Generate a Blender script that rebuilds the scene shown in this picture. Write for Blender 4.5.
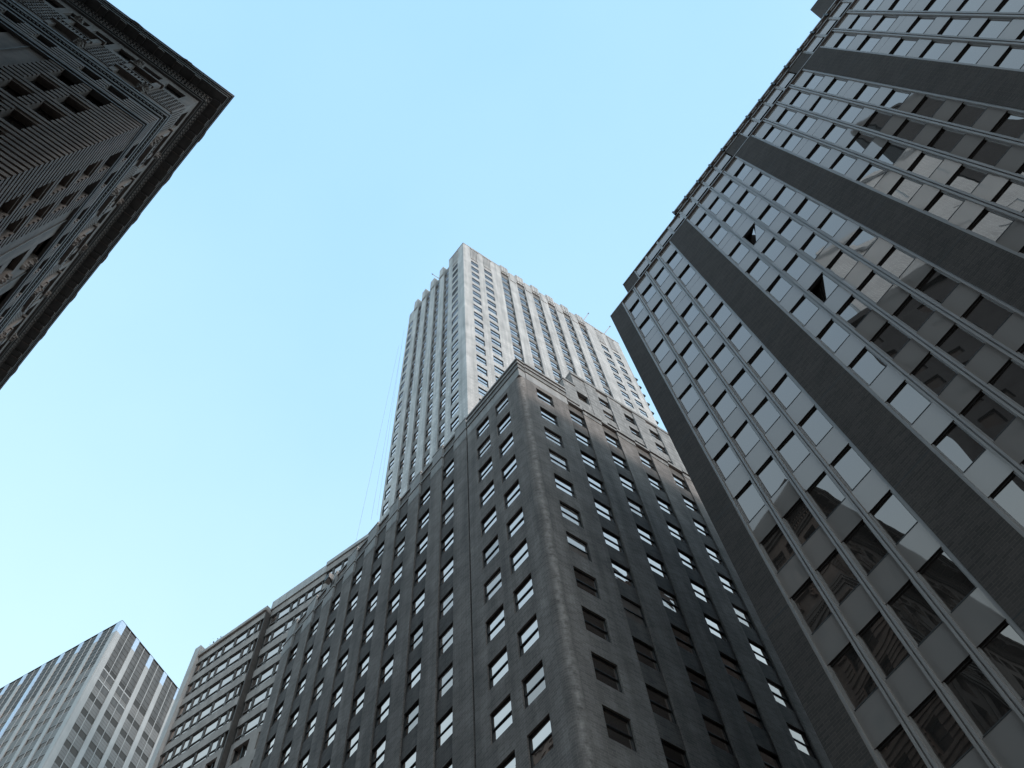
import bpy, bmesh, math, random
from mathutils import Vector, Matrix
random.seed(7)
for o in list(bpy.data.objects): bpy.data.objects.remove(o)
SC = bpy.context.scene
COL = SC.collection
rad = math.radians

# ------------------------------------------------------------------ camera
FPX = 1000.0
PITCH, ROLL = rad(68.96), rad(-8.37)
CAMP = Vector((0, 0, 1.6))
_f = Vector((0, math.cos(PITCH), math.sin(PITCH)))
_r0 = Vector((1, 0, 0)); _u0 = _r0.cross(_f)
CR = math.cos(ROLL)*_r0 + math.sin(ROLL)*_u0
CU = -math.sin(ROLL)*_r0 + math.cos(ROLL)*_u0
CF = _f
cam = bpy.data.cameras.new('camera'); camo = bpy.data.objects.new('camera', cam); COL.objects.link(camo)
camo.matrix_world = Matrix(((CR.x, CU.x, -CF.x, 0), (CR.y, CU.y, -CF.y, 0), (CR.z, CU.z, -CF.z, 1.6), (0, 0, 0, 1)))
cam.sensor_width = 36; cam.lens = FPX/1024*36
cam.clip_start = 0.1; cam.clip_end = 5000
SC.camera = camo
SC.render.resolution_x, SC.render.resolution_y = 1024, 768

# ------------------------------------------------------------------ light
SUN_AZ, SUN_EL = 126.0, 20.0
SKY_STRENGTH, SUN_STRENGTH = 0.118, 1.35
w = bpy.data.worlds.new('World'); SC.world = w; w.use_nodes = True
nt = w.node_tree; nt.nodes.clear()
sky = nt.nodes.new('ShaderNodeTexSky'); sky.sky_type = 'NISHITA'; sky.sun_disc = False
sky.sun_elevation = rad(SUN_EL); sky.sun_rotation = rad(SUN_AZ)
sky.air_density = 1.0; sky.dust_density = 2.5; sky.ozone_density = 1.0; sky.altitude = 10
tint = nt.nodes.new('ShaderNodeMix'); tint.data_type = 'RGBA'; tint.blend_type = 'MIX'
tint.inputs[0].default_value = 0.8
bg = nt.nodes.new('ShaderNodeBackground'); bg.inputs[1].default_value = SKY_STRENGTH
wo = nt.nodes.new('ShaderNodeOutputWorld')
tc = nt.nodes.new('ShaderNodeTexCoord'); sx = nt.nodes.new('ShaderNodeSeparateXYZ'); nt.links.new(tc.outputs['Generated'], sx.inputs[0])
rp = nt.nodes.new('ShaderNodeMapRange'); rp.inputs[1].default_value = 0.70; rp.inputs[2].default_value = 1.0; nt.links.new(sx.outputs[2], rp.inputs[0])
hz = nt.nodes.new('ShaderNodeMix'); hz.data_type = 'RGBA'           # thin high haze: paler towards the horizon
hz.inputs[6].default_value = (7.7, 10.9, 12.6, 1); hz.inputs[7].default_value = (4.6, 8.1, 12.0, 1)
sn = nt.nodes.new('ShaderNodeTexNoise'); sn.inputs['Scale'].default_value = 2.2; sn.inputs['Detail'].default_value = 5; nt.links.new(tc.outputs['Generated'], sn.inputs['Vector'])
sm_ = nt.nodes.new('ShaderNodeMath'); sm_.operation = 'MULTIPLY_ADD'; sm_.inputs[1].default_value = 0.5; nt.links.new(sn.outputs[0], sm_.inputs[0])
sa_ = nt.nodes.new('ShaderNodeMath'); sa_.operation = 'SUBTRACT'; sa_.inputs[1].default_value = 0.25; nt.links.new(rp.outputs[0], sa_.inputs[0]); nt.links.new(sa_.outputs[0], sm_.inputs[2])
nt.links.new(sm_.outputs[0], hz.inputs[0]); nt.links.new(hz.outputs[2], tint.inputs[7])
nt.links.new(sky.outputs[0], tint.inputs[6]); nt.links.new(tint.outputs[2], bg.inputs[0]); nt.links.new(bg.outputs[0], wo.inputs[0])
sl = bpy.data.lights.new('sun', 'SUN'); sl.energy = SUN_STRENGTH; sl.angle = rad(12.0); sl.color = (1.0, 1.0, 0.99)
so = bpy.data.objects.new('sun', sl); COL.objects.link(so)
sd = Vector((math.sin(rad(SUN_AZ))*math.cos(rad(SUN_EL)), math.cos(rad(SUN_AZ))*math.cos(rad(SUN_EL)), math.sin(rad(SUN_EL))))
so.rotation_euler = (-sd).to_track_quat('-Z', 'Y').to_euler(); so.location = sd*300
vs = SC.view_settings
vs.view_transform = 'Standard'; vs.look = 'None'; vs.exposure = 0.0; vs.gamma = 1.0; vs.use_curve_mapping = False
SC.cycles.max_bounces = 8; SC.cycles.diffuse_bounces = 4; SC.cycles.glossy_bounces = 4
SC.cycles.caustics_reflective = False; SC.cycles.caustics_refractive = False
SC.cycles.use_denoising = True

# ------------------------------------------------------------------ materials
WARM = (1.0, 0.815, 0.725)      # grey masonry is a little warm
def tone(v, wm=1.0): return tuple(v*(1+(c-1)*wm) for c in WARM)
def mat(name, col, rough=0.8, spec=0.3, ior=1.45, metallic=0.0, noise=0.0, nscale=2.0, stretch=(1, 1), brick=None, bump=0.0, bscale=20.0, streak=0.0, speckle=0.0, panel=None, coat=0.0):
    m = bpy.data.materials.new(name); m.use_nodes = True
    t = m.node_tree; b = t.nodes['Principled BSDF']; N = t.nodes.new; Lk = t.links.new
    b.inputs['Roughness'].default_value = rough; b.inputs['IOR'].default_value = ior
    b.inputs['Specular IOR Level'].default_value = spec; b.inputs['Metallic'].default_value = metallic
    b.inputs['Base Color'].default_value = (*col, 1)
    if coat: b.inputs['Coat Weight'].default_value = coat
    uv = N('ShaderNodeUVMap'); uv.uv_map = 'uv'
    cur = None
    def mixmul(cur, fac_socket, amt):
        mp = N('ShaderNodeMapRange'); mp.inputs[1].default_value = 0.25; mp.inputs[2].default_value = 0.75
        mp.inputs[3].default_value = 1-amt; mp.inputs[4].default_value = 1+amt
        Lk(fac_socket, mp.inputs[0])
        x = N('ShaderNodeMix'); x.data_type = 'RGBA'; x.blend_type = 'MULTIPLY'; x.inputs[0].default_value = 1
        if cur is None: x.inputs[6].default_value = (*col, 1)
        else: Lk(cur, x.inputs[6])
        cb = N('ShaderNodeCombineColor')
        for i in range(3): Lk(mp.outputs[0], cb.inputs[i])
        Lk(cb.outputs[0], x.inputs[7]); return x.outputs[2]
    def ntex(sc, sx, sy, det=4):
        mpn = N('ShaderNodeMapping'); mpn.inputs['Scale'].default_value = (sx, sy, 1); Lk(uv.outputs[0], mpn.inputs[0])
        n = N('ShaderNodeTexNoise'); n.inputs['Scale'].default_value = sc; n.inputs['Detail'].default_value = det; Lk(mpn.outputs[0], n.inputs['Vector'])
        return n.outputs[0]
    bh = None
    if brick:
        bw, bhh, v = brick
        bt = N('ShaderNodeTexBrick'); bt.inputs['Scale'].default_value = 1; bt.inputs['Brick Width'].default_value = bw; bt.inputs['Row Height'].default_value = bhh
        bt.inputs['Mortar Size'].default_value = bhh*0.09; bt.inputs['Mortar Smooth'].default_value = 0.3
        bt.inputs['Color1'].default_value = (*[c*(1-v) for c in col], 1); bt.inputs['Color2'].default_value = (*[c*(1+v) for c in col], 1)
        bt.inputs['Mortar'].default_value = (*[c*1.4 for c in col], 1)
        Lk(uv.outputs[0], bt.inputs['Vector']); cur = bt.outputs[0]; bh = bt.outputs['Fac']
    if noise: cur = mixmul(cur, ntex(nscale, *stretch), noise)
    if streak: cur = mixmul(cur, ntex(1.0, 1.6, 0.07, 5), streak)
    if speckle: cur = mixmul(cur, ntex(14, 1, 1, 2), speckle)
    if cur is not None: Lk(cur, b.inputs['Base Color'])
    if bump:
        bp = N('ShaderNodeBump'); bp.inputs['Strength'].default_value = bump; bp.inputs['Distance'].default_value = 0.05
        if bh is not None:
            iv = N('ShaderNodeMath'); iv.operation = 'SUBTRACT'; iv.inputs[0].default_value = 1; Lk(bh, iv.inputs[1]); Lk(iv.outputs[0], bp.inputs['Height'])
        else: Lk(ntex(bscale, *stretch, 3), bp.inputs['Height'])
        Lk(bp.outputs[0], b.inputs['Normal'])
    return m
def glass(name, dark, refl, tintc, f0, wob=0.0, wscale=0.35, rough=0.01, blotch=0.0):
    """opaque window glass: dark room behind, mirror on top with Schlick fresnel from f0"""
    m = bpy.data.materials.new(name); m.use_nodes = True
    t = m.node_tree; t.nodes.clear(); N = t.nodes.new; Lk = t.links.new
    out = N('ShaderNodeOutputMaterial'); mix = N('ShaderNodeMixShader')
    df = N('ShaderNodeBsdfDiffuse'); df.inputs[0].default_value = (*dark, 1)
    gl = N('ShaderNodeBsdfGlossy'); gl.inputs['Color'].default_value = (*tintc, 1); gl.inputs['Roughness'].default_value = rough
    lw = N('ShaderNodeLayerWeight'); lw.inputs[0].default_value = 0.5
    pw = N('ShaderNodeMath'); pw.operation = 'POWER'; pw.inputs[1].default_value = 4.0; Lk(lw.outputs['Facing'], pw.inputs[0])
    ma = N('ShaderNodeMapRange'); ma.inputs[3].default_value = f0; ma.inputs[4].default_value = refl; Lk(pw.outputs[0], ma.inputs[0])
    Lk(ma.outputs[0], mix.inputs[0]); Lk(df.outputs[0], mix.inputs[1]); Lk(gl.outputs[0], mix.inputs[2]); Lk(mix.outputs[0], out.inputs[0])
    if wob:
        uv = N('ShaderNodeUVMap'); uv.uv_map = 'uv'
        n = N('ShaderNodeTexNoise'); n.inputs['Scale'].default_value = wscale; n.inputs['Detail'].default_value = 1.5; Lk(uv.outputs[0], n.inputs['Vector'])
        bp = N('ShaderNodeBump'); bp.inputs['Strength'].default_value = wob; bp.inputs['Distance'].default_value = 0.1
        Lk(n.outputs[0], bp.inputs['Height']); Lk(bp.outputs[0], gl.inputs['Normal']); Lk(bp.outputs[0], lw.inputs['Normal'])
    return m
GT = (1.0, 0.83, 0.75)
GR_ = (1.0, 0.81, 0.72)
M = {}
M['brick'] = mat('dark_brick', tone(0.27), 0.85, brick=(0.42, 0.16, 0.17), noise=0.25, nscale=0.5, streak=0.28, speckle=0.12, bump=0.8)
def stain(m, centre, width, amount, wig):
    """pale mineral run-off with a ragged edge along a corner (uv.x metres from the corner)"""
    t = m.node_tree; b = t.nodes['Principled BSDF']; N = t.nodes.new; Lk = t.links.new
    src = b.inputs['Base Color'].links[0].from_socket
    uv = N('ShaderNodeUVMap'); uv.uv_map = 'uv'; sp = N('ShaderNodeSeparateXYZ'); Lk(uv.outputs[0], sp.inputs[0])
    mp = N('ShaderNodeMapping'); mp.inputs['Scale'].default_value = (0.6, 0.35, 1); Lk(uv.outputs[0], mp.inputs[0])
    n1 = N('ShaderNodeTexNoise'); n1.inputs['Scale'].default_value = 1.0; n1.inputs['Detail'].default_value = 6; Lk(mp.outputs[0], n1.inputs['Vector'])
    n2 = N('ShaderNodeTexNoise'); n2.inputs['Scale'].default_value = 2.5; n2.inputs['Detail'].default_value = 5; n2.inputs['Roughness'].default_value = 0.7; Lk(uv.outputs[0], n2.inputs['Vector'])
    def mth(op, a, b_): 
        q = N('ShaderNodeMath'); q.operation = op
        for i, v in enumerate((a, b_)):
            if isinstance(v, float): q.inputs[i].default_value = v
            else: Lk(v, q.inputs[i])
        return q.outputs[0]
    off_ = mth('MULTIPLY', mth('SUBTRACT', n1.outputs[0], 0.5), wig)
    dist = mth('ABSOLUTE', mth('SUBTRACT', mth('ADD', sp.outputs[0], off_), centre), 0.0)
    mr = N('ShaderNodeMapRange'); mr.interpolation_type = 'SMOOTHSTEP'; mr.inputs[1].default_value = width; mr.inputs[2].default_value = 0.0; mr.inputs[3].default_value = 0; mr.inputs[4].default_value = 1; Lk(dist, mr.inputs[0])
    m2 = N('ShaderNodeMapRange'); m2.inputs[1].default_value = 0.38; m2.inputs[2].default_value = 0.62; Lk(n2.outputs[0], m2.inputs[0])
    f = mth('MULTIPLY', mth('MULTIPLY', mr.outputs[0], m2.outputs[0]), amount)
    x = N('ShaderNodeMix'); x.data_type = 'RGBA'; Lk(f, x.inputs[0]); Lk(src, x.inputs[6]); x.inputs[7].default_value = (*(tone(0.58) if centre < 0.5 else tone(0.8, 0.6)), 1); Lk(x.outputs[2], b.inputs['Base Color'])
    return m
M['brick_r'] = stain(mat('dark_brick_stained', tone(0.27), 0.85, brick=(0.42, 0.16, 0.17), noise=0.25, nscale=0.5, streak=0.28, speckle=0.12, bump=0.8), 0.22, 0.36, 1.0, 0.8)
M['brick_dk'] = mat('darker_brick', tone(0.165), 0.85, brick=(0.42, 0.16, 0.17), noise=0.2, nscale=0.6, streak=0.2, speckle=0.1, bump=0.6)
M['limestone'] = mat('grey_limestone', tone(0.3, 0.6), 0.85, noise=0.2, nscale=0.8, streak=0.18, speckle=0.06, brick=(2.4, 0.9, 0.05), bump=0.2)
M['tower'] = mat('pale_terracotta', tone(0.54, 0.6), 0.8, noise=0.2, nscale=0.35, streak=0.3, speckle=0.05, brick=(1.1, 0.45, 0.05), bump=0.2)
M['tower_r'] = stain(mat('pale_terracotta_washed', tone(0.54, 0.6), 0.8, noise=0.2, nscale=0.35, streak=0.3, speckle=0.05, brick=(1.1, 0.45, 0.05), bump=0.2), 0.6, 0.7, 0.6, 2.0)
M['tower_sp'] = mat('pale_spandrel', tone(0.25, 0.7), 0.8, noise=0.12, nscale=0.5, streak=0.15, brick=(0.9, 0.3, 0.05), bump=0.2)
M['salt'] = mat('mineral_stain', tone(0.3), 0.9, noise=0.5, nscale=1.2, stretch=(1, 0.4), speckle=0.3)
M['sash'] = mat('dark_sash_paint', tone(0.025), 0.45, 0.4, noise=0.2, nscale=3)
M['c_glass'] = glass('sash_glass', tone(0.1), 1.0, GT, 0.58, 0.12, 0.8)
M['c_blind'] = glass('sash_glass_blind', tone(0.34), 0.9, GT, 0.34, 0.12, 0.8)
M['c_dim'] = glass('sash_glass_dim', tone(0.04), 0.9, GT, 0.30, 0.14, 0.8)
M['t_glass'] = glass('tower_sash_glass', tone(0.06), 1.0, GT, 0.7, 0.1, 0.8)
M['cap'] = mat('pale_cap_stone', tone(0.44, 0.6), 0.85, noise=0.18, nscale=0.8, streak=0.2, speckle=0.06)
M['roof'] = mat('roof_felt', tone(0.08), 0.9, noise=0.2, nscale=1)
M['r_pier'] = mat('black_brick_pier', tone(0.095, 1.25), 0.75, 0.12, brick=(0.4, 0.12, 0.16), noise=0.12, nscale=0.5, speckle=0.1, bump=0.4)
M['r_pan'] = glass('enamel_spandrel', tone(0.32, 0.9), 0.75, GR_, 0.10, 0.10, 0.30, 0.02)
M['r_metal'] = mat('aluminium_mullion', tone(0.36), 0.42, 0.5, noise=0.12, nscale=1.0, streak=0.15)
M['r_frame'] = mat('window_frame_metal', tone(0.34), 0.45, 0.5, noise=0.1, nscale=2)
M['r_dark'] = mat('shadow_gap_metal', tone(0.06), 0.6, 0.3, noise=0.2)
M['r_glass'] = glass('office_glass', tone(0.05), 1.0, GR_, 0.21, 0.16, 0.30)
M['stone'] = mat('sooty_terracotta', tone(0.21, 1.2), 0.75, 0.35, noise=0.25, nscale=0.7, streak=0.25, speckle=0.12, bump=0.25, bscale=6)
M['stone_lt'] = mat('washed_terracotta', tone(0.24), 0.7, 0.35, noise=0.25, nscale=0.9, streak=0.2, speckle=0.12, bump=0.25, bscale=6)
M['copper'] = mat('weathered_cornice', tone(0.16, 0.6), 0.6, 0.4, noise=0.3, nscale=1.2, speckle=0.15)
M['u_glass'] = glass('old_window_glass', tone(0.03), 0.5, GT, 0.03, 0.15, 0.8)
M['d_conc'] = mat('grey_render', tone(0.40), 0.85, noise=0.15, nscale=0.6, streak=0.2, speckle=0.05)
M['d_light'] = mat('pale_concrete', tone(0.5, 0.55), 0.85, noise=0.12, nscale=0.6, streak=0.2, speckle=0.05)
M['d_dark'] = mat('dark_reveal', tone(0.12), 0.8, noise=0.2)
M['d_frame'] = mat('grey_window_frame', tone(0.16), 0.5, 0.4, noise=0.1)
M['d_glass'] = glass('ribbon_glass', tone(0.08), 1.0, GT, 0.5, 0.08, 0.6)
M['l_white'] = mat('white_pier_cladding', tone(0.52, 0.45), 0.6, noise=0.08, nscale=0.5, streak=0.1)
M['l_sky'] = mat('painted_sky_blue', (0.60, 0.70, 0.86), 0.35, 0.5, noise=0.08)  # sky in the pier-top gaps and reflected on one pier, painted as pale blue
M['l_sp'] = mat('grey_spandrel', tone(0.25, 0.7), 0.5, 0.4, noise=0.15, nscale=0.3, streak=0.15)
M['l_louver'] = mat('dark_louvre', tone(0.14, 0.6), 0.6, 0.3, noise=0.2, nscale=0.4, streak=0.3)
M['l_glass'] = glass('tower_curtain_glass', tone(0.05), 0.5, GT, 0.05, 0.06, 0.2)
M['metal'] = mat('weathered_metal', tone(0.2), 0.5, 0.5, noise=0.2)
M['dark_metal'] = mat('dark_metal', tone(0.05), 0.5, 0.4, noise=0.2)
M['white_paint'] = mat('worn_white_paint', tone(0.6), 0.6, noise=0.15)
M['leaf'] = mat('leaf', (0.05, 0.075, 0.04), 0.7, noise=0.4, nscale=3)
M['twig'] = mat('twig', (0.06, 0.045, 0.035), 0.9, noise=0.3)
M['asphalt'] = mat('asphalt', tone(0.05), 0.9, noise=0.2, nscale=0.3, speckle=0.2)
M['paving'] = mat('paving', tone(0.22), 0.9, brick=(1.2, 1.2, 0.08), noise=0.15, nscale=0.4)
M['kerb'] = mat('kerb_stone', tone(0.25), 0.9, noise=0.2)
M['line'] = mat('road_paint', tone(0.6), 0.8, noise=0.2, nscale=2)
M['white_stone'] = mat('white_glazed_brick', (0.72, 0.80, 0.86), 0.6, brick=(0.9, 0.3, 0.04), noise=0.12, nscale=0.5)
M['mid_stone'] = mat('grey_brick', (0.055, 0.062, 0.07), 0.8, brick=(0.6, 0.2, 0.1), noise=0.2, nscale=0.5)

# ------------------------------------------------------------------ mesh helpers
def hd(deg): return Vector((math.sin(rad(deg)), math.cos(rad(deg)), 0))
class Frame:
    """facade frame in units: u along the wall, d outward, z up; S metres per unit, measured about the eye height 1.6"""
    def __init__(s, O, h, S, toward=(0, 0)):
        s.O = Vector((O[0], O[1], 0)); s.h = h; s.S = S
        n = Vector((h.y, -h.x, 0))
        if n.dot(Vector((toward[0], toward[1], 0))-s.O) < 0: n = -n
        s.n = n
    def pt(s, u, d, z):
        q = s.O + (s.h*u + s.n*d)*s.S; q.z = 1.6+(z-1.6)*s.S; return q
    def gz(s): return 1.6-1.6/s.S      # unit height of the pavement
class MB:
    def __init__(s): s.v = []; s.f = []; s.m = []; s.uv = []; s.mats = []
    def mi(s, name):
        if name not in s.mats: s.mats.append(name)
        return s.mats.index(name)
    def quad(s, pts, mname, uvs=None, out=None):
        pts = [Vector(p) for p in pts]
        if uvs is None:
            a = (pts[1]-pts[0]); b = (pts[-1]-pts[0]); uvs = [(((p-pts[0]).dot(a.normalized()) if a.length else 0), ((p-pts[0]).dot(b.normalized()) if b.length else 0)) for p in pts]
        if out is not None:
            nn = (pts[1]-pts[0]).cross(pts[2]-pts[0])
            if nn.dot(out) < 0: pts.reverse(); uvs = list(reversed(uvs))
        k = len(s.v); s.v += [tuple(p) for p in pts]; s.f.append(tuple(range(k, k+len(pts)))); s.m.append(s.mi(mname)); s.uv += uvs
    def fq(s, fr, c, mname, out):
        """quad from facade coords list (u,d,z); out in ('n','-n','h','-h','z','-z')"""
        S = fr.S
        ax = out[-1]; sg = -1 if out[0] == '-' else 1
        ov = {'n': fr.n, 'h': fr.h, 'z': Vector((0, 0, 1))}[ax]*sg
        if ax == 'n': uv = [(u*S, z*S) for u, d, z in c]
        elif ax == 'h': uv = [(d*S+3.3, z*S) for u, d, z in c]
        else: uv = [(u*S, d*S) for u, d, z in c]
        s.quad([fr.pt(*p) for p in c], mname, uv, ov)
    def box(s, fr, u0, u1, d0, d1, z0, z1, mname, skip=''):
        if 'n' not in skip: s.fq(fr, [(u0, d1, z0), (u1, d1, z0), (u1, d1, z1), (u0, d1, z1)], mname, 'n')
        if 'b' not in skip: s.fq(fr, [(u0, d0, z0), (u1, d0, z0), (u1, d0, z1), (u0, d0, z1)], mname, '-n')
        s.fq(fr, [(u0, d0, z0), (u0, d1, z0), (u0, d1, z1), (u0, d0, z1)], mname, '-h')
        s.fq(fr, [(u1, d0, z0), (u1, d1, z0), (u1, d1, z1), (u1, d0, z1)], mname, 'h')
        s.fq(fr, [(u0, d0, z1), (u1, d0, z1), (u1, d1, z1), (u0, d1, z1)], mname, 'z')
        s.fq(fr, [(u0, d0, z0), (u1, d0, z0), (u1, d1, z0), (u0, d1, z0)], mname, '-z')
    def wall(s, fr, u0, u1, z0, z1, d, holes, rev, mname, mrev=None):
        """flat wall with rectangular holes (u0,u1,z0,z1) and reveals going in by rev"""
        mrev = mrev or mname
        holes = [h for h in holes if h[0] >= u0-1e-6 and h[1] <= u1+1e-6 and h[2] >= z0-1e-6 and h[3] <= z1+1e-6]
        us = sorted({round(x, 5) for h in holes for x in h[:2]} | {round(u0, 5), round(u1, 5)})
        zs = sorted({round(x, 5) for h in holes for x in h[2:]} | {round(z0, 5), round(z1, 5)})
        def inh(u, z): return any(h[0] < u < h[1] and h[2] < z < h[3] for h in holes)
        for j in range(len(zs)-1):
            i = 0
            while i < len(us)-1:
                if inh((us[i]+us[i+1])/2, (zs[j]+zs[j+1])/2): i += 1; continue
                k = i
                while k+1 < len(us)-1 and not inh((us[k+1]+us[k+2])/2, (zs[j]+zs[j+1])/2): k += 1
                s.fq(fr, [(us[i], d, zs[j]), (us[k+1], d, zs[j]), (us[k+1], d, zs[j+1]), (us[i], d, zs[j+1])], mname, 'n')
                i = k+1
        for a, b, c, e in holes:
            s.fq(fr, [(a, d, c), (a, d-rev, c), (a, d-rev, e), (a, d, e)], mrev, 'h')
            s.fq(fr, [(b, d, c), (b, d-rev, c), (b, d-rev, e), (b, d, e)], mrev, '-h')
            s.fq(fr, [(a, d, e), (b, d, e), (b, d-rev, e), (a, d-rev, e)], mrev, '-z')
            s.fq(fr, [(a, d, c), (b, d, c), (b, d-rev, c), (a, d-rev, c)], mrev, 'z')
    def tube(s, a, b, r, mname, n=6, r2=None):
        a, b = Vector(a), Vector(b); r2 = r if r2 is None else r2
        ax = (b-a).normalized(); p = ax.orthogonal().normalized(); q = ax.cross(p)
        for i in range(n):
            t0, t1 = 2*math.pi*i/n, 2*math.pi*(i+1)/n
            v0, v1 = p*math.cos(t0)+q*math.sin(t0), p*math.cos(t1)+q*math.sin(t1)
            s.quad([a+v0*r, a+v1*r, b+v1*r2, b+v0*r2], mname, None, v0+v1)
        s.quad([a+(p*math.cos(2*math.pi*i/n)+q*math.sin(2*math.pi*i/n))*r for i in range(n)], mname, None, -ax)
        s.quad([b+(p*math.cos(2*math.pi*i/n)+q*math.sin(2*math.pi*i/n))*r2 for i in range(n)], mname, None, ax)
    def lump(s, fr, u, d, z, ru, rd, rz, mname, jit=0.25):
        """small carved lump: a jittered half ellipsoid"""
        NU, NV = 7, 4; g = []
        for j in range(NV+1):
            row = []
            for i in range(NU):
                th = 2*math.pi*i/NU; ph = math.pi/2*j/NV
                k = 1+random.uniform(-jit, jit)
                row.append((u+ru*math.cos(th)*math.cos(ph)*k, d+rd*math.sin(ph)*k, z+rz*math.sin(th)*math.cos(ph)*k))
            g.append(row)
        for j in range(NV):
            for i in range(NU):
                c = [g[j][i], g[j][(i+1) % NU], g[j+1][(i+1) % NU], g[j+1][i]]
                s.quad([fr.pt(*p) for p in c], mname, None, fr.n)
    def build(s, name, parent=None, loc=None):
        base = Vector(loc) if loc is not None else (parent_base(parent) if parent else Vector((0, 0, 0)))
        me = bpy.data.meshes.new(name)
        me.from_pydata([tuple(Vector(v)-base) for v in s.v], [], s.f)
        for n in s.mats: me.materials.append(M[n])
        me.polygons.foreach_set('material_index', s.m)
        l = me.uv_layers.new(name='uv')
        l.data.foreach_set('uv', [c for p in s.uv for c in p])
        me.update()
        o = bpy.data.objects.new(name, me); COL.objects.link(o)
        if parent: o.parent = parent
        elif loc is not None: o.location = base
        return o
def parent_base(p):
    b = Vector((0, 0, 0))
    while p: b += p.location; p = p.parent
    return b
def thing(name, label, cat, loc, group=None):
    o = bpy.data.objects.new(name, None); COL.objects.link(o); o.location = loc; o.empty_display_size = 1
    o['label'] = label; o['category'] = cat
    if group: o['group'] = group
    return o
def tag(o, label, cat, group=None):
    o['label'] = label; o['category'] = cat
    if group: o['group'] = group
    return o
def kind(o, k): o['kind'] = k; return o
def proj(p):
    q = Vector(p)-CAMP; zz = q.dot(CF)
    if zz <= 0.1: return None
    return 512+FPX*q.dot(CR)/zz, 384-FPX*q.dot(CU)/zz
def seen_area(fr, u0, u1, d, z0, z1):
    ps = [proj(fr.pt(u, d, z)) for u, z in ((u0, z0), (u1, z0), (u1, z1), (u0, z1))]
    if any(p is None for p in ps): return 0
    cx = sum(p[0] for p in ps)/4; cy = sum(p[1] for p in ps)/4
    if not (-15 < cx < 1039 and -15 < cy < 783): return 0
    a = 0
    for i in range(4):
        x0, y0 = ps[i]; x1, y1 = ps[(i+1) % 4]; a += x0*y1-x1*y0
    return abs(a)/2
def ray(px, py): return (CR*((px-512)/FPX) - CU*((py-384)/FPX) + CF)
def at_z(px, py, z):
    v = ray(px, py); t = (z-1.6)/v.z; return CAMP+v*t
def split_parts(items, build_one, build_rest, most=100):
    """items carry 'area'; the largest in view become parts, the rest one 'stuff' part"""
    items = sorted(items, key=lambda w: -w['area'])
    one = [w for w in items[:most] if w['area'] > 0]; ids = {id(w) for w in one}
    for w in one: build_one(w)
    rest = [w for w in items if id(w) not in ids]
    if rest: build_rest(rest)

# ------------------------------------------------------------------ setting: ground, roads, pavements
gm = MB(); gm.quad([(-1500, -1500, -0.02), (1500, -1500, -0.02), (1500, 1500, -0.02), (-1500, 1500, -0.02)], 'asphalt', [(0, 0), (3000, 0), (3000, 3000), (0, 3000)]); kind(gm.build('ground'), 'structure')
hA, hB = hd(-46.49), hd(48.09)            # the avenue and the cross street
mid = Vector((-1.5, 9.0, 0))
def strip(c, h, a, b, w0, w1, z, m, name, zb=None):
    n = Vector((h.y, -h.x, 0)); mb = MB()
    p = [c+h*a+n*w0, c+h*b+n*w0, c+h*b+n*w1, c+h*a+n*w1]
    mb.quad([(q.x, q.y, z) for q in p], m, [(a, w0), (b, w0), (b, w1), (a, w1)], Vector((0, 0, 1)))
    if zb is not None:
        for i in range(4):
            q, r = p[i], p[(i+1) % 4]; mb.quad([(q.x, q.y, zb), (r.x, r.y, zb), (r.x, r.y, z), (q.x, q.y, z)], 'kerb')
    return kind(mb.build(name), 'structure')
strip(mid, hA, -250, 250, -6, 6, -0.014, 'asphalt', 'road')
strip(mid, hB, -250, 250, -4.5, 4.5, -0.010, 'asphalt', 'road')
for k in range(-20, 21):
    if abs(k) > 1: strip(mid, hA, k*9, k*9+3, -0.08, 0.08, -0.005, 'line', 'road_marking')
def block(sa, sb):
    c = mid+hA*(5.2*sa)+hB*(6.8*sb); mb = MB()
    p = [c, c+hA*(200*sa), c+hA*(200*sa)+hB*(160*sb), c+hB*(160*sb)]
    mb.quad([(q.x, q.y, 0.0) for q in p], 'paving', [(0, 0), (200, 0), (200, 160), (0, 160)], Vector((0, 0, 1)))
    for i in (0, 3):
        q, r = p[i], p[(i+1) % 4]; mb.quad([(q.x, q.y, -0.14), (r.x, r.y, -0.14), (r.x, r.y, 0.0), (q.x, q.y, 0.0)], 'kerb')
    kind(mb.build('pavement'), 'structure')
for sa in (-1, 1):
    for sb in (-1, 1): block(sa, sb)

# ------------------------------------------------------------------ 1. stepped skyscraper (dark base, pale tower)
SCc = 2.55
v0 = ray(517, 362); k0 = 10/math.hypot(v0.x, v0.y)*SCc
CO = Vector((v0.x*k0, v0.y*k0, 0))
FL = Frame(CO, hd(-46.49), SCc); FR = Frame(CO, hd(48.09), SCc)
FLOOR = 1.372
HEADS = [28.0-FLOOR*k for k in range(0, 19)]
WH = 0.76
GZ = FL.gz()
sky1 = thing('stepped_skyscraper', 'tall stepped skyscraper with dark brick base and pale ribbed stone tower', 'skyscraper', (CO.x, CO.y, 0))
cwin = []
def add_cwin(fr, u0, u1, head, d, h=WH, style='c'):
    cwin.append(dict(fr=fr, u0=u0, u1=u1, z0=head-h, z1=head, d=d, style=style, area=seen_area(fr, u0, u1, d, head-h, head)))
def ledge(mb, fr, u0, u1, d0, d1, z0, z1, m): mb.box(fr, u0, u1, d0, d1, z0, z1, m)
REV = 0.068
RND = 0.20                                # the brick corner is rounded
PAV_L, PAV_R = [(0.57, 1.13), (1.43, 2.0)], [(0.56, 1.12)]
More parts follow.
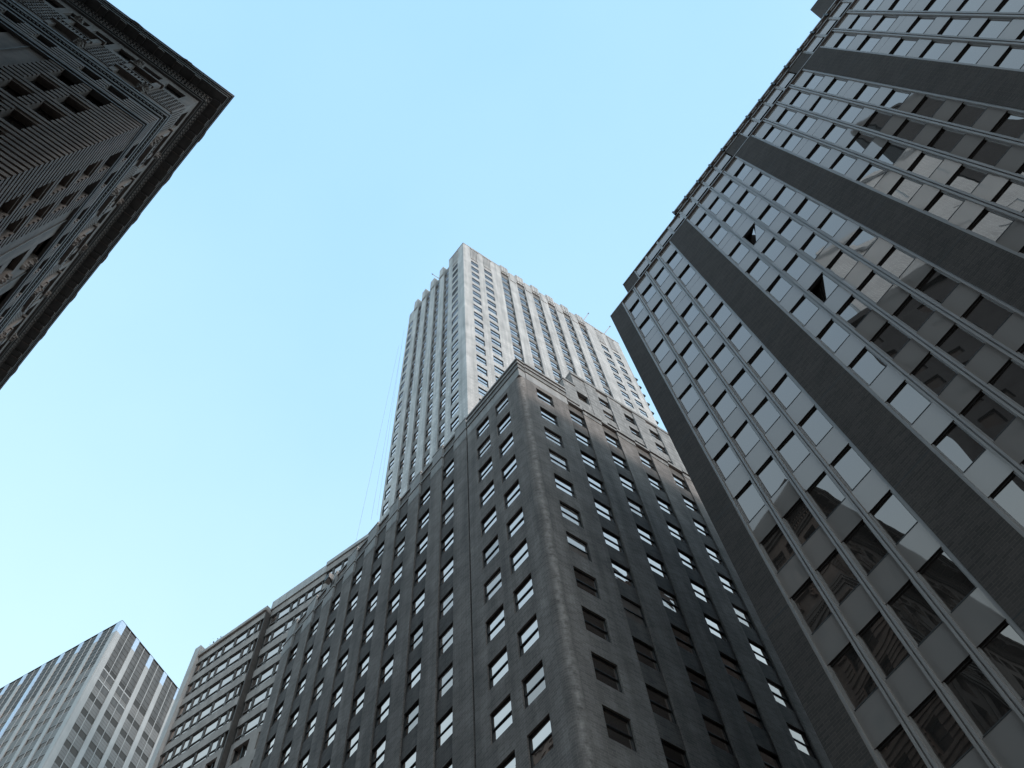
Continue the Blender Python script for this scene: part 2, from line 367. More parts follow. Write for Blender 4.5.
# left pavilion, right pavilion
for fr, cols, uend, nm in ((FL, PAV_L, 2.40, 'l'), (FR, PAV_R, 1.69, 'r')):
    mb = MB(); holes = [(a, b, h-WH, h) for a, b in cols for h in HEADS]
    mb.wall(fr, RND, uend, GZ, 28.25, 0, holes, REV, 'brick' if nm == 'l' else 'brick_r', 'brick')
    for a, b, c, e in holes:
        add_cwin(fr, a, b, e, -REV+0.014)
    mb.build('brick_wall', sky1)
mb = MB(); NA = 9; arc = []
for i in range(NA+1):
    t = i/NA; pa, pc, pb = FL.pt(RND, 0, 0), FL.pt(0, 0, 0), FR.pt(RND, 0, 0)
    arc.append((pa*(1-t)**2+pc*(2*t*(1-t))+pb*t**2, -0.40+0.91*t))
for (p, ua), (q, ub) in zip(arc, arc[1:]):
    mb.quad([(p.x, p.y, 0), (q.x, q.y, 0), (q.x, q.y, 1.6+(28.25-1.6)*SCc), (p.x, p.y, 1.6+(28.25-1.6)*SCc)], 'brick_r', [(ua, 0), (ub, 0), (ub, 67.96), (ua, 67.96)], FL.n+FR.n)
co_ = mb.build('rounded_corner', sky1)
for pl in co_.data.polygons: pl.use_smooth = True
bmx = bmesh.new(); bmx.from_mesh(co_.data); bmesh.ops.remove_doubles(bmx, verts=bmx.verts, dist=0.001); bmx.to_mesh(co_.data); bmx.free()
# strips
NSL, NSR = 8, 8
def strips(fr, start, pitch, w, n, first_pier, dsp, dgl, zt, heads, mp, ms, zb, style, hh, cap=None):
    """recessed window strips between piers; returns the end of the last pier"""
    for j in range(n):
        sp = MB(); a = start+pitch*j; b = a+w
        holes = [(a, b, h-hh, h) for h in heads if h-hh > zb]
        sp.wall(fr, a, b, zb, zt, dsp, [(x+0.0, y-0.0, c, e) for x, y, c, e in holes], dsp-dgl-0.01 if dsp > dgl else 0.01, ms)
        for x, y, c, e in holes: add_cwin(fr, x, y, e, dgl, hh, style)
        sp.build('spandrel_wall', sky1)
        p0 = b; p1 = a+pitch
        pm = MB(); pm.box(fr, p0, p1, dgl-0.02, 0.0, zb, zt, mp); pm.build('pier', sky1)
    pm = MB(); pm.box(fr, first_pier[0], first_pier[1], dgl-0.02, 0, zb, zt, mp); pm.build('pier', sky1)
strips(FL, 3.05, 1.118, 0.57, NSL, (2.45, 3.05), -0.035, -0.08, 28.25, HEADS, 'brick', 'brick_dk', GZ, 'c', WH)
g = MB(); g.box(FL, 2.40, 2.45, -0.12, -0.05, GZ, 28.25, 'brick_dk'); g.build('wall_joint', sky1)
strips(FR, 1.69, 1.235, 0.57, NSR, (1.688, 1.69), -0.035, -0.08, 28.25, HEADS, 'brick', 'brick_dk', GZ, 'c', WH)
UL_END, UR_END = 3.05+1.118*NSL, 1.69+1.235*NSR
# mineral stain down the corner
# end wall and back walls of the base
mb = MB()
e0 = FL.pt(UL_END, 0, 0); hB3 = FR.h*SCc
def wallpoly(mb, pts, z0, z1, m, roof=None):
    """closed prism from plan points (world), heights in world metres"""
    n = len(pts); c = sum((Vector(p) for p in pts), Vector())/n
    for i in range(n):
        a, b = Vector(pts[i]), Vector(pts[(i+1) % n]); L = (b-a).length
        mid_ = (a+b)/2-c
        mb.quad([(a.x, a.y, z0), (b.x, b.y, z0), (b.x, b.y, z1), (a.x, a.y, z1)], m, [(0, z0), (L, z0), (L, z1), (0, z1)], Vector((mid_.x, mid_.y, 0)))
    if roof: mb.quad([(p[0], p[1], z1) for p in pts], roof, None, Vector((0, 0, 1)))
def plan(u, v, ins=0.0):   # base plan point: u along left face, v along right face
    return CO+FL.h*(u*SCc)+FR.h*(v*SCc)
zr = lambda z: 1.6+(z-1.6)*SCc
wallpoly(mb, [plan(0.2, 0.2), plan(UL_END, 0.2), plan(UL_END, UR_END), plan(0.2, UR_END)], 0, zr(28.2), 'brick_dk', 'roof'); mb.build('inner_walls', sky1)
# pavilion crown: pale band, string courses, coping
def crown(fr, u0, u1, nm):
    mb = MB()
    st = 0.0 if fr is FL else 0.006
    for (z0, z1, dd, mm) in ((28.25, 28.80, 0.004, 'cap'), (28.80, 28.86, 0.035, 'limestone'), (28.86, 29.16, 0.01, 'limestone'), (29.16, 29.23, 0.045, 'cap'), (29.23, 29.42, 0.02, 'limestone'), (29.42, 29.52, 0.06, 'cap')):
        mb.box(fr, (-dd if fr is FL else 0.251), u1, -0.25, dd, z0, z1, mm)
    mb.build('parapet', sky1)
crown(FL, 0, 2.40, 'l'); crown(FR, 0, 1.72, 'r')
# left wing parapet: stone pier caps, stepped parapet, blocks
mb = MB(); mb.box(FL, 2.40, UL_END, -0.35, -0.06, 28.25, 28.95, 'brick_dk'); mb.box(FL, 2.40, UL_END, -0.35, -0.03, 28.95, 29.08, 'limestone')
mb.box(FL, 2.40, UL_END, -0.42, -0.09, 29.08, 29.62, 'brick'); mb.box(FL, 2.40, UL_END, -0.42, -0.05, 29.62, 29.72, 'limestone'); mb.build('parapet', sky1)
for j in range(-1, NSL):
    a = 3.62+1.118*j if j >= 0 else 2.45; b = a+0.548 if j >= 0 else 3.05
    c = MB(); c.box(FL, a-0.004, b+0.004, -0.3, 0.008, 28.25, 28.32, 'cap'); c.box(FL, a, b, -0.3, 0.012, 28.32, 28.86, 'cap'); c.box(FL, a-0.02, b+0.02, -0.3, 0.035, 28.86, 28.94, 'cap')
    c.box(FL, a+0.03, b-0.03, -0.3, -0.012, 28.953, 29.75, 'cap'); c.box(FL, a+0.01, b-0.01, -0.3, 0.0, 29.75, 29.83, 'cap'); c.build('pier_cap', sky1)
# right parapet
mb = MB(); mb.box(FR, 1.72, UR_END, -0.3, -0.05, 28.25, 28.50, 'brick_dk'); mb.box(FR, 1.72, UR_END, -0.3, 0.03, 28.50, 28.62, 'limestone'); mb.box(FR, 1.72, UR_END, -0.3, -0.02, 28.62, 28.80, 'limestone'); mb.build('parapet', sky1)
for j in range(NSR):
    a = 2.26+1.235*j; c = MB(); c.box(FR, a, a+0.665, -0.2, 0.015, 28.25, 28.50, 'limestone'); c.box(FR, a, a+0.665, -0.2, 0.06, 28.50, 28.64, 'limestone'); c.build('pier_cap', sky1)
c = MB(); c.box(FR, 1.72, 2.20, -0.25, 0.02, 28.80, 29.1, 'limestone'); c.build('parapet', sky1)
# mid shoulder block on the right
DM = -2.29
def fshift(fr, d, u=0.0):
    f2 = Frame((0, 0), fr.h, fr.S); f2.n = fr.n; f2.O = fr.O+(fr.n*d+fr.h*u)*fr.S; return f2
FM = fshift(FR, DM)
mheads = [40.40-FLOOR*k for k in range(0, 9)]
mcols = [6.40+1.33*j for j in range(0, 5)]
mb = MB(); mb.wall(FM, 5.12, 5.80, 28.2, 41.30, -0.02, [(5.16, 5.74, 38.35, 39.25)], 0.16, 'limestone'); add_cwin(FM, 5.16, 5.74, 39.25, -0.16, 0.9)
mb.box(FM, 4.50, 5.12, -1.6, 0.0, 28.2, 39.60, 'limestone'); mb.box(FM, 4.47, 5.14, -1.6, 0.04, 39.60, 39.75, 'limestone')
mb.box(FM, 5.12, 5.14, -0.6, -0.02, 39.75, 41.30, 'limestone')
mb.build('shoulder_wall', sky1)
pm = MB(); pm.box(FM, 5.80, 6.40, -0.2, 0.0, 28.2, 41.1, 'limestone'); pm.build('pier', sky1)
for j, a in enumerate(mcols):
    sp = MB(); b = a+0.62; hs = [(a, b, h-WH, h) for h in mheads]
    sp.wall(FM, a, b, 28.2, 41.1, -0.05, hs, 0.06, 'limestone')
    for x, y, c_, e in hs: add_cwin(FM, x, y, e, -0.11)
    sp.build('spandrel_wall', sky1)
    pm = MB(); pm.box(FM, b, a+1.33, -0.2, 0.0, 28.2, 41.1, 'limestone'); pm.build('pier', sky1)
UM_END = mcols[-1]+1.33
mb = MB(); mb.box(FM, 5.14, UM_END, -0.5, 0.03, 41.1, 41.2, 'limestone'); mb.box(FM, 5.12, UM_END, -0.5, 0.01, 41.2, 41.42, 'limestone'); mb.build('parapet', sky1)
mb = MB(); wallpoly(mb, [FM.pt(5.15, -0.3, 0), FM.pt(UM_END, -0.3, 0), FM.pt(UM_END, -2.46, 0), FM.pt(5.15, -2.46, 0)], zr(28.2), zr(41.05), 'limestone', 'roof'); mb.build('inner_walls', sky1)

# tower
TO = Vector((-1.83049274, 14.54815996, 0))*SCc
TL = Frame(TO, hd(-46.49), SCc); TR = Frame(TO, hd(48.09), SCc)
ZT0, ZT1 = 28.0, 65.0
THEADS = [62.70-FLOOR*k for k in range(0, 25)]; SHEADS = [64.07]+THEADS
TWH = 0.86
TW_R, TW_L = 12.72, 5.80
RC = [(0.56, 1.11), (1.54, 2.12)]; RC2 = [(TW_R-2.12, TW_R-1.54), (TW_R-1.11, TW_R-0.56)]
LC = [(0.58, 1.12)]
def twall(fr, u0, u1, cols, mm='tower'):
    mb = MB(); holes = [(a, b, h-TWH, h) for a, b in cols for h in THEADS if h-TWH > ZT0]
    mb.wall(fr, u0, u1, ZT0, 66.15, 0, holes, 0.07, mm, 'tower')
    for a, b, c, e in holes: add_cwin(fr, a, b, e, -0.036, TWH, 't')
    mb.build('stone_wall', sky1)
    # ribbed ornament panels over the top windows
    for a, b in cols:
        p = MB()
        for i in range(5):
            x = a+(b-a)*i/5; p.box(fr, x, x+(b-a)/9, 0.0, 0.05, 63.15, 65.55+0.15*math.sin(math.pi*i/4), 'tower')
        p.box(fr, a-0.03, b+0.03, 0.0, 0.07, 65.70, 65.85, 'tower'); p.build('ribbed_panel', sky1)
twall(TR, 0, 2.90, RC, 'tower_r'); twall(TR, 9.80, TW_R, RC2); twall(TL, 0, 1.50, LC)
def tstrips(fr, starts, ws, pend, zt=64.9):
    for j, (a, w_) in enumerate(zip(starts, ws)):
        sp = MB(); b = a+w_; hs = [(a, b, h-TWH, h) for h in SHEADS if h-TWH > ZT0]
        sp.wall(fr, a, b, ZT0, zt, -0.075, hs, 0.045, 'tower_sp')
        for x, y, c, e in hs: add_cwin(fr, x, y, e, -0.098, TWH, 't')
        sp.box(fr, a-0.02, b+0.02, -0.5, 0.02, zt-0.05, 66.35, 'tower')          # merlon closing the strip
        sp.box(fr, a+0.02, b-0.02, -0.5, 0.05, 65.3, 66.62, 'tower')
        for i in range(3): sp.box(fr, a+0.06+i*w_*0.3, a+0.13+i*w_*0.3, 0.0, 0.08, zt+0.1, 66.5, 'tower')
        nx = starts[j+1] if j+1 < len(starts) else pend
        pm = MB(); pm.box(fr, b, nx, -0.25, 0.0, ZT0, 65.95, 'tower'); m_ = (b+nx)/2; hw = (nx-b)*0.36
        pm.box(fr, m_-hw, m_+hw, -0.25, 0.035, 64.2, 66.05, 'tower'); pm.build('pier', sky1)
        sp.build('spandrel_wall', sky1)
tstrips(TR, [2.90+1.236*j for j in range(6)], [0.62]*6, 9.80)
def tstrips_left(fr, starts, ws, pend):
    for j, (a, w_) in enumerate(zip(starts, ws)):
        sp = MB(); b = a+w_; hs = [(a, b, h-TWH, h) for h in SHEADS if h-TWH > ZT0]
        sp.wall(fr, a, b, ZT0, 65.0, -0.075, hs, 0.045, 'tower_sp')
        for x, y, c, e in hs: add_cwin(fr, x, y, e, -0.098, TWH, 't')
        nx = starts[j+1] if j+1 < len(starts) else pend
        pm = MB(); pm.box(fr, b, nx, -0.4, 0.0, ZT0, 65.75, 'tower'); pm.box(fr, b+0.06, nx-0.02, -0.4, 0.06, 64.3, 66.2, 'tower'); pm.build('pier', sky1)
        sp.build('spandrel_wall', sky1)
tstrips_left(TL, [1.50, 2.46, 3.44, 4.35], [0.50, 0.49, 0.46, 0.42], 5.20)
mb = MB(); hs = [(5.20, 5.66, h-TWH, h) for h in THEADS if h-TWH > ZT0]; mb.wall(TL, 5.20, TW_L, ZT0, 65.2, -0.04, hs, 0.07, 'tower')
for x, y, c, e in hs: add_cwin(TL, x, y, e, -0.07, TWH, 't')
mb.build('stone_wall', sky1)
mb = MB(); q = lambda u, v: TO+TL.h*(u*SCc)+TR.h*(v*SCc)
wallpoly(mb, [q(0.26, 0.26), q(TW_L, 0.26), q(TW_L, TW_R), q(0.26, TW_R)], zr(28.2), zr(65.0), 'tower', 'roof'); mb.build('inner_walls', sky1)
# parapet coping on the flat corners
mb = MB(); mb.box(TR, 0, 2.90, -0.4, 0.02, 66.15, 66.27, 'tower'); mb.box(TR, 9.80, TW_R, -0.4, 0.02, 66.15, 66.27, 'tower'); mb.box(TL, 0, 1.5, -0.4, 0.02, 66.15, 66.27, 'tower')
mb.box(TL, 0, 1.5, -0.4, -0.004, 65.0, 66.15, 'tower', skip='n'); mb.build('parapet', sky1)
# windows of the skyscraper
def c_frame(mb, w_):
    fr, u0, u1, z0, z1, d = (w_[k] for k in ('fr', 'u0', 'u1', 'z0', 'z1', 'd'))
    f = 0.022; zm = z1-(z1-z0)*0.51
    mb.box(fr, u0, u0+f, d-0.03, d+0.02, z0, z1, 'sash'); mb.box(fr, u1-f, u1, d-0.03, d+0.02, z0, z1, 'sash')
    mb.box(fr, u0+f, u1-f, d-0.03, d+0.02, z1-f, z1, 'sash'); mb.box(fr, u0+f, u1-f, d-0.04, d+0.005, z0, z0+f, 'sash')
    mb.box(fr, u0+f, u1-f, d-0.035, d+0.016, zm-0.012, zm+0.012, 'sash')
GV = ['c_glass']*7+['c_blind']*2+['c_dim']
def c_pane(mb, w_):
    fr, u0, u1, z0, z1, d = (w_[k] for k in ('fr', 'u0', 'u1', 'z0', 'z1', 'd'))
    f = 0.02; zm = z1-(z1-z0)*0.51; g = random.choice(GV) if w_['style'] == 'c' else 't_glass'
    t1, t2 = random.uniform(-0.004, 0.004), random.uniform(-0.004, 0.004)
    mb.fq(fr, [(u0+f, d+t1, zm), (u1-f, d-t1, zm), (u1-f, d-t1+t2, z1-f), (u0+f, d+t1+t2, z1-f)], g, 'n')
    t1, t2 = random.uniform(-0.004, 0.004), random.uniform(-0.004, 0.004)
    mb.fq(fr, [(u0+f, d-0.006+t1, z0+f), (u1-f, d-0.006-t1, z0+f), (u1-f, d-0.006-t1+t2, zm), (u0+f, d-0.006+t1+t2, zm)], g, 'n')
def c_one(w_):
    a = MB(); c_frame(a, w_); o = a.build('window', sky1)
    b = MB(); c_pane(b, w_); b.build('pane', o)
def c_rest(ws):
    a = MB()
    for w_ in ws: c_frame(a, w_); c_pane(a, w_)
    kind(a.build('window', sky1), 'stuff')
split_parts(cwin, c_one, c_rest)

# ------------------------------------------------------------------ 2. office block on the right
SR = 2.14
v0 = ray(622.5, 303.75); k0 = 10/math.hypot(v0.x, v0.y)*SR
RO = Vector((v0.x*k0, v0.y*k0, 0))
FB = Frame(RO, -hd(-43.5), SR)
GR = FB.gz()
off = thing('office_block', 'grey office block with dark brick piers and glossy spandrel panels', 'office block', (RO.x, RO.y, 0))
RH = [30.24, 28.54, 26.45] + [24.78-1.683*k for k in range(0, 14)]
RTOP = 31.16
PIERS = [(-0.54, 0.0), (2.40, 3.17), (5.50, 6.19), (8.51, 9.21), (11.60, 12.30), (14.66, 15.36), (17.7, 18.4)]
BAYS = [(PIERS[i][1], PIERS[i+1][0]) for i in range(len(PIERS)-1)]
for a, b in PIERS:
    mb = MB(); mb.box(FB, a, b, -0.5, 0.055, GR, RTOP-0.005, 'r_pier')
    for k in range(9): mb.fq(FB, [(a, 0.0565, 28.0-3.37*k), (b, 0.0565, 28.0-3.37*k), (b, 0.0565, 28.025-3.37*k), (a, 0.0565, 28.025-3.37*k)], 'r_dark', 'n')
    mb.build('pier', off)
rwin, rpan = [], []
DG = -0.048
def sillz(k):   # bottom of the glass under head k
    return RH[k]-0.985
opened = {(1, 1, 2), (1, 1, 5)}
for bi, (a, b) in enumerate(BAYS):
    pit = (b-a)/4; mw = 0.10
    for c in range(5):
        x = a+pit*c
        u0, u1 = (x-mw/2, x+mw/2) if 0 < c < 4 else ((x, x+0.05) if c == 0 else (x-0.05, x))
        mb = MB()
        if 0 < c < 4:
            mb.box(FB, u0, u0+0.038, DG-0.03, 0.045, GR, RTOP, 'r_metal'); mb.box(FB, u1-0.038, u1, DG-0.03, 0.045, GR, RTOP, 'r_metal')
            mb.box(FB, u0+0.038, u1-0.038, DG-0.03, 0.015, GR, RTOP, 'r_frame')
        else: mb.box(FB, u0, u1, DG-0.03, 0.04, GR, RTOP, 'r_metal')
        mb.build('mullion', off)
    for c in range(4):
        u0 = a+pit*c+(0.05); u1 = a+pit*(c+1)-(0.05)
        for k, hz in enumerate(RH):
            if k+1 < len(RH) and sillz(k) < 3.0: pass
            z0, z1 = sillz(k), hz
            rwin.append(dict(u0=u0, u1=u1, z0=z0, z1=z1, open=(bi, c, k) in opened, area=seen_area(FB, u0, u1, DG, z0, z1)))
            top = RTOP if k == 0 else sillz(k-1)-0.015
            if k == 3 or k == 2:
                pass
            if top-hz > 0.95:      # taller spandrel: two panels
                m_ = hz+0.66
                rpan.append(dict(u0=u0, u1=u1, z0=hz, z1=m_-0.006, area=seen_area(FB, u0, u1, 0, hz, m_)))
                rpan.append(dict(u0=u0, u1=u1, z0=m_+0.006, z1=top, area=seen_area(FB, u0, u1, 0, m_, top)))
            else: rpan.append(dict(u0=u0, u1=u1, z0=hz, z1=top, area=seen_area(FB, u0, u1, 0, hz, top)))
def r_frame(mb, w_):
    u0, u1, z0, z1 = w_['u0'], w_['u1'], w_['z0'], w_['z1']
    f = 0.028
    mb.box(FB, u0, u0+f, DG-0.03, DG+0.035, z0, z1, 'r_metal'); mb.box(FB, u1-f, u1, DG-0.03, DG+0.035, z0, z1, 'r_metal')
    mb.box(FB, u0+f, u1-f, DG-0.03, DG+0.012, z1-0.03, z1-0.002, 'r_dark'); mb.box(FB, u0+f, u1-f, DG-0.03, 0.004, z0-0.013, z0+0.010, 'r_dark')
def r_pane(mb, w_):
    u0, u1, z0, z1 = w_['u0'], w_['u1'], w_['z0'], w_['z1']
    f = 0.026; t1 = random.uniform(-0.006, 0.006); t2 = random.uniform(-0.005, 0.005)
    if w_['open']:
        mb.fq(FB, [(u0+f, DG-0.06, z0+0.015), (u1-f, DG+0.02, z0+0.015), (u1-f, DG+0.02, z1-0.02), (u0+f, DG-0.20, z1-0.02)], 'r_glass', 'n')
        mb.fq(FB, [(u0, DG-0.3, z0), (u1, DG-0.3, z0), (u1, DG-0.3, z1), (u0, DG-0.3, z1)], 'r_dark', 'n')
    else:
        mb.fq(FB, [(u0+f, DG+t1, z0+0.015), (u1-f, DG-t1, z0+0.015), (u1-f, DG-t1+t2, z1-0.02), (u0+f, DG+t1+t2, z1-0.02)], 'r_glass', 'n')
def r_panel(mb, p):
    u0, u1, z0, z1 = p['u0'], p['u1'], p['z0'], p['z1']; t = random.uniform(-0.002, 0.002)
    mb.fq(FB, [(u0, t, z0), (u1, -t, z0), (u1, -t, z1), (u0, t, z1)], 'r_pan', 'n')
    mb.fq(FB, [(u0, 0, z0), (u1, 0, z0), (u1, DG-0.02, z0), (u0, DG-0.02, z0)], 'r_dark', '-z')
    mb.fq(FB, [(u0, 0, z1), (u1, 0, z1), (u1, DG-0.02, z1), (u0, DG-0.02, z1)], 'r_frame', 'z')
def r_one(w_):
    a = MB(); r_frame(a, w_); o = a.build('window', off); b = MB(); r_pane(b, w_); b.build('pane', o)
def r_rest(ws):
    a = MB()
    for w_ in ws: r_frame(a, w_); r_pane(a, w_)
    kind(a.build('window', off), 'stuff')
def p_one(p): a = MB(); r_panel(a, p); a.build('spandrel_panel', off)
def p_rest(ps):
    a = MB()
    for p in ps: r_panel(a, p)
    kind(a.build('spandrel_panel', off), 'stuff')
split_parts(rwin, r_one, r_rest); split_parts(rpan, p_one, p_rest)
# body behind, side wall, roof, parapet lines
REND = PIERS[-1][1]
zq = lambda z: 1.6+(z-1.6)*SR
mb = MB(); wallpoly(mb, [FB.pt(-0.53, -0.45, 0), FB.pt(REND, -0.45, 0), FB.pt(REND, -11, 0), FB.pt(-0.53, -11, 0)], 0, zq(RTOP-0.1), 'r_pier', 'roof'); mb.build('side_wall', off)
mb = MB(); mb.box(FB, -0.54, REND, -0.12, 0.062, RTOP, RTOP+0.05, 'r_metal'); mb.box(FB, -0.54, REND, -0.12, 0.03, RTOP+0.06, RTOP+0.10, 'r_frame'); mb.build('parapet', off)
# set-back top storey
FP = fshift(FB, -0.35)
ZP = 33.4
for a, b in [(0.20, 0.78)]+[(p[0], p[1]) for p in PIERS[2:]]:
    mb = MB(); mb.box(FP, a, b, -0.4, 0.03, RTOP-0.2, ZP, 'r_pier'); mb.build('pier', off)
tb = MB(); tp = MB()
edges = [0.78, 2.40, 3.17, 5.50]
cells = []
for i in range(4): cells.append((3.17+(5.50-3.17)/4*i, 3.17+(5.50-3.17)/4*(i+1)))
for i in range(4): cells.append((0.78+(3.17-0.78)/4*i, 0.78+(3.17-0.78)/4*(i+1)))
for a, b in BAYS[2:]:
    for i in range(4): cells.append((a+(b-a)/4*i, a+(b-a)/4*(i+1)))
for x0, x1 in cells:
    s_ = MB(); s_.fq(FP, [(x0+0.04, 0, 32.72), (x1-0.04, 0, 32.72), (x1-0.04, 0, ZP-0.03), (x0+0.04, 0, ZP-0.03)], 'r_pan', 'n'); s_.fq(FP, [(x0+0.04, 0, 32.72), (x1-0.04, 0, 32.72), (x1-0.04, -0.12, 32.72), (x0+0.04, -0.12, 32.72)], 'r_dark', '-z'); s_.build('upper_panel', off)
    tb.box(FP, x0-0.04, x0+0.04, -0.12, 0.03, RTOP-0.2, ZP, 'r_metal')
    tp.fq(FP, [(x0, -0.09, RTOP-0.2), (x1, -0.09, RTOP-0.2), (x1, -0.09, 32.72), (x0, -0.09, 32.72)], 'r_glass', 'n')
tb.box(FP, 0.2, REND, -0.3, 0.05, ZP, ZP+0.05, 'r_metal')
tb.build('upper_framing', off); tp.build('upper_glazing', off)
mb = MB(); wallpoly(mb, [FP.pt(0.25, -0.3, 0), FP.pt(REND, -0.3, 0), FP.pt(REND, -9, 0), FP.pt(0.25, -9, 0)], zq(RTOP-0.2), zq(ZP-0.02), 'r_pier', 'roof'); mb.build('upper_walls', off)
# roof rail for the cleaning cradle: brackets and two runs
rl = MB()
rl.box(FP, 2.9, 16, -0.10, 0.02, ZP+0.06, ZP+0.20, 'r_metal'); rl.box(FP, 3.0, 16, -0.04, 0.10, ZP+0.28, ZP+0.36, 'r_metal')
x = 3.0
while x < 16:
    rl.box(FP, x, x+0.06, -0.10, 0.11, ZP+0.05, ZP+0.42, 'dark_metal'); rl.box(FP, x+0.2, x+0.42, -0.06, 0.07, ZP+0.18, ZP+0.30, 'r_frame'); x += 0.62
rl.build('roof_rail', off)
# overhanging bulkhead at the top right
mb = MB(); mb.box(FB, 10.80, 16.5, -4.0, -0.5, RTOP, 36.3, 'r_pier'); mb.build('bulkhead', off)

# ------------------------------------------------------------------ 3. corner building upper left
SU = 1.9
v0 = ray(235, 96); k0 = 10/math.hypot(v0.x, v0.y)*SU
UO0 = Vector((v0.x*k0, v0.y*k0, 0)); hU, hV = hd(-50.38), -hd(43.91)
WD = 0.68
UO = UO0+(hU+hV)*(WD*SU)
FU = Frame(UO, hU, SU); FV = Frame(UO, hV, SU)
FU.n = -Vector((hV.x, hV.y, 0)); FV.n = -Vector((hU.x, hU.y, 0))   # near-square corner: run the mouldings along the other street
cb = thing('corner_building', 'dark ornate stone building with banded walls and heavy overhanging cornice', 'building', (UO.x, UO.y, 0))
GU = FU.gz()
UWH = 1.22
UH = [35.5-1.99*k for k in range(0, 17)]
def ucols(base): return base
COLS_V = [(1.08, 1.77), (2.09, 2.75)]; COLS_U = [(1.03, 1.75), (2.28, 2.97)]
uwin = []
def mould(mb, fr, dd, z0, z1, m):
    """one run of moulding projecting dd; the FU run owns the corner so that no two faces share a plane"""
    if fr is FU: mb.box(fr, -dd, 26, -0.14, dd, z0, z1, m)
    else: mb.box(fr, 0.141, 26, -0.14, dd, z0, z1, m)
def uwindow(fr, a, b, z0, z1, d, name='window', arch=False):
    mb = MB(); f = 0.05
    mb.box(fr, a, a+f, d-0.04, d+0.03, z0, z1, 'sash'); mb.box(fr, b-f, b, d-0.04, d+0.03, z0, z1, 'sash'); mb.box(fr, a+f, b-f, d-0.04, d+0.03, z1-f, z1, 'sash'); mb.box(fr, a+f, b-f, d-0.04, d+0.03, z0, z0+f, 'sash')
    mb.box(fr, a+f, b-f, d-0.03, d+0.025, (z0+z1)/2-0.025, (z0+z1)/2+0.025, 'sash')
    o = mb.build('window', cb); p = MB(); p.fq(fr, [(a+f, d, z0+f), (b-f, d, z0+f), (b-f, d, z1-f), (a+f, d, z1-f)], 'u_glass', 'n'); p.build('pane', o)
def banded(fr, u0, u1, z0, z1, wins, deep=0.30, m='stone', name='banded_wall', pitch=0.3317):
    mb = MB(); n = int(round((z1-z0)/pitch))
    for i in range(n):
        a = z1-pitch*(i+1); segs = [(u0, u1)]
        for (x, y, c, e) in wins:
            if c-0.02 < a+pitch*0.5 < e+0.02:
                segs = [s2 for s in segs for s2 in (([(s[0], x), (y, s[1])]) if s[0] < x and y < s[1] else [s]) if s2[1] > s2[0]]
        if fr is FU: mb.box(fr, -0.0555, -0.0005, 0.0005, 0.0555, a+pitch*0.42, a+pitch-0.001, m)
        for s0, s1 in segs:
            mb.box(fr, s0, s1, -deep, 0.055, a+pitch*0.42, a+pitch, m, skip='b'); mb.box(fr, s0, s1 - 0.0, -deep, 0.0, a, a+pitch*0.42, m, skip='b')
    return mb.build(name, cb)
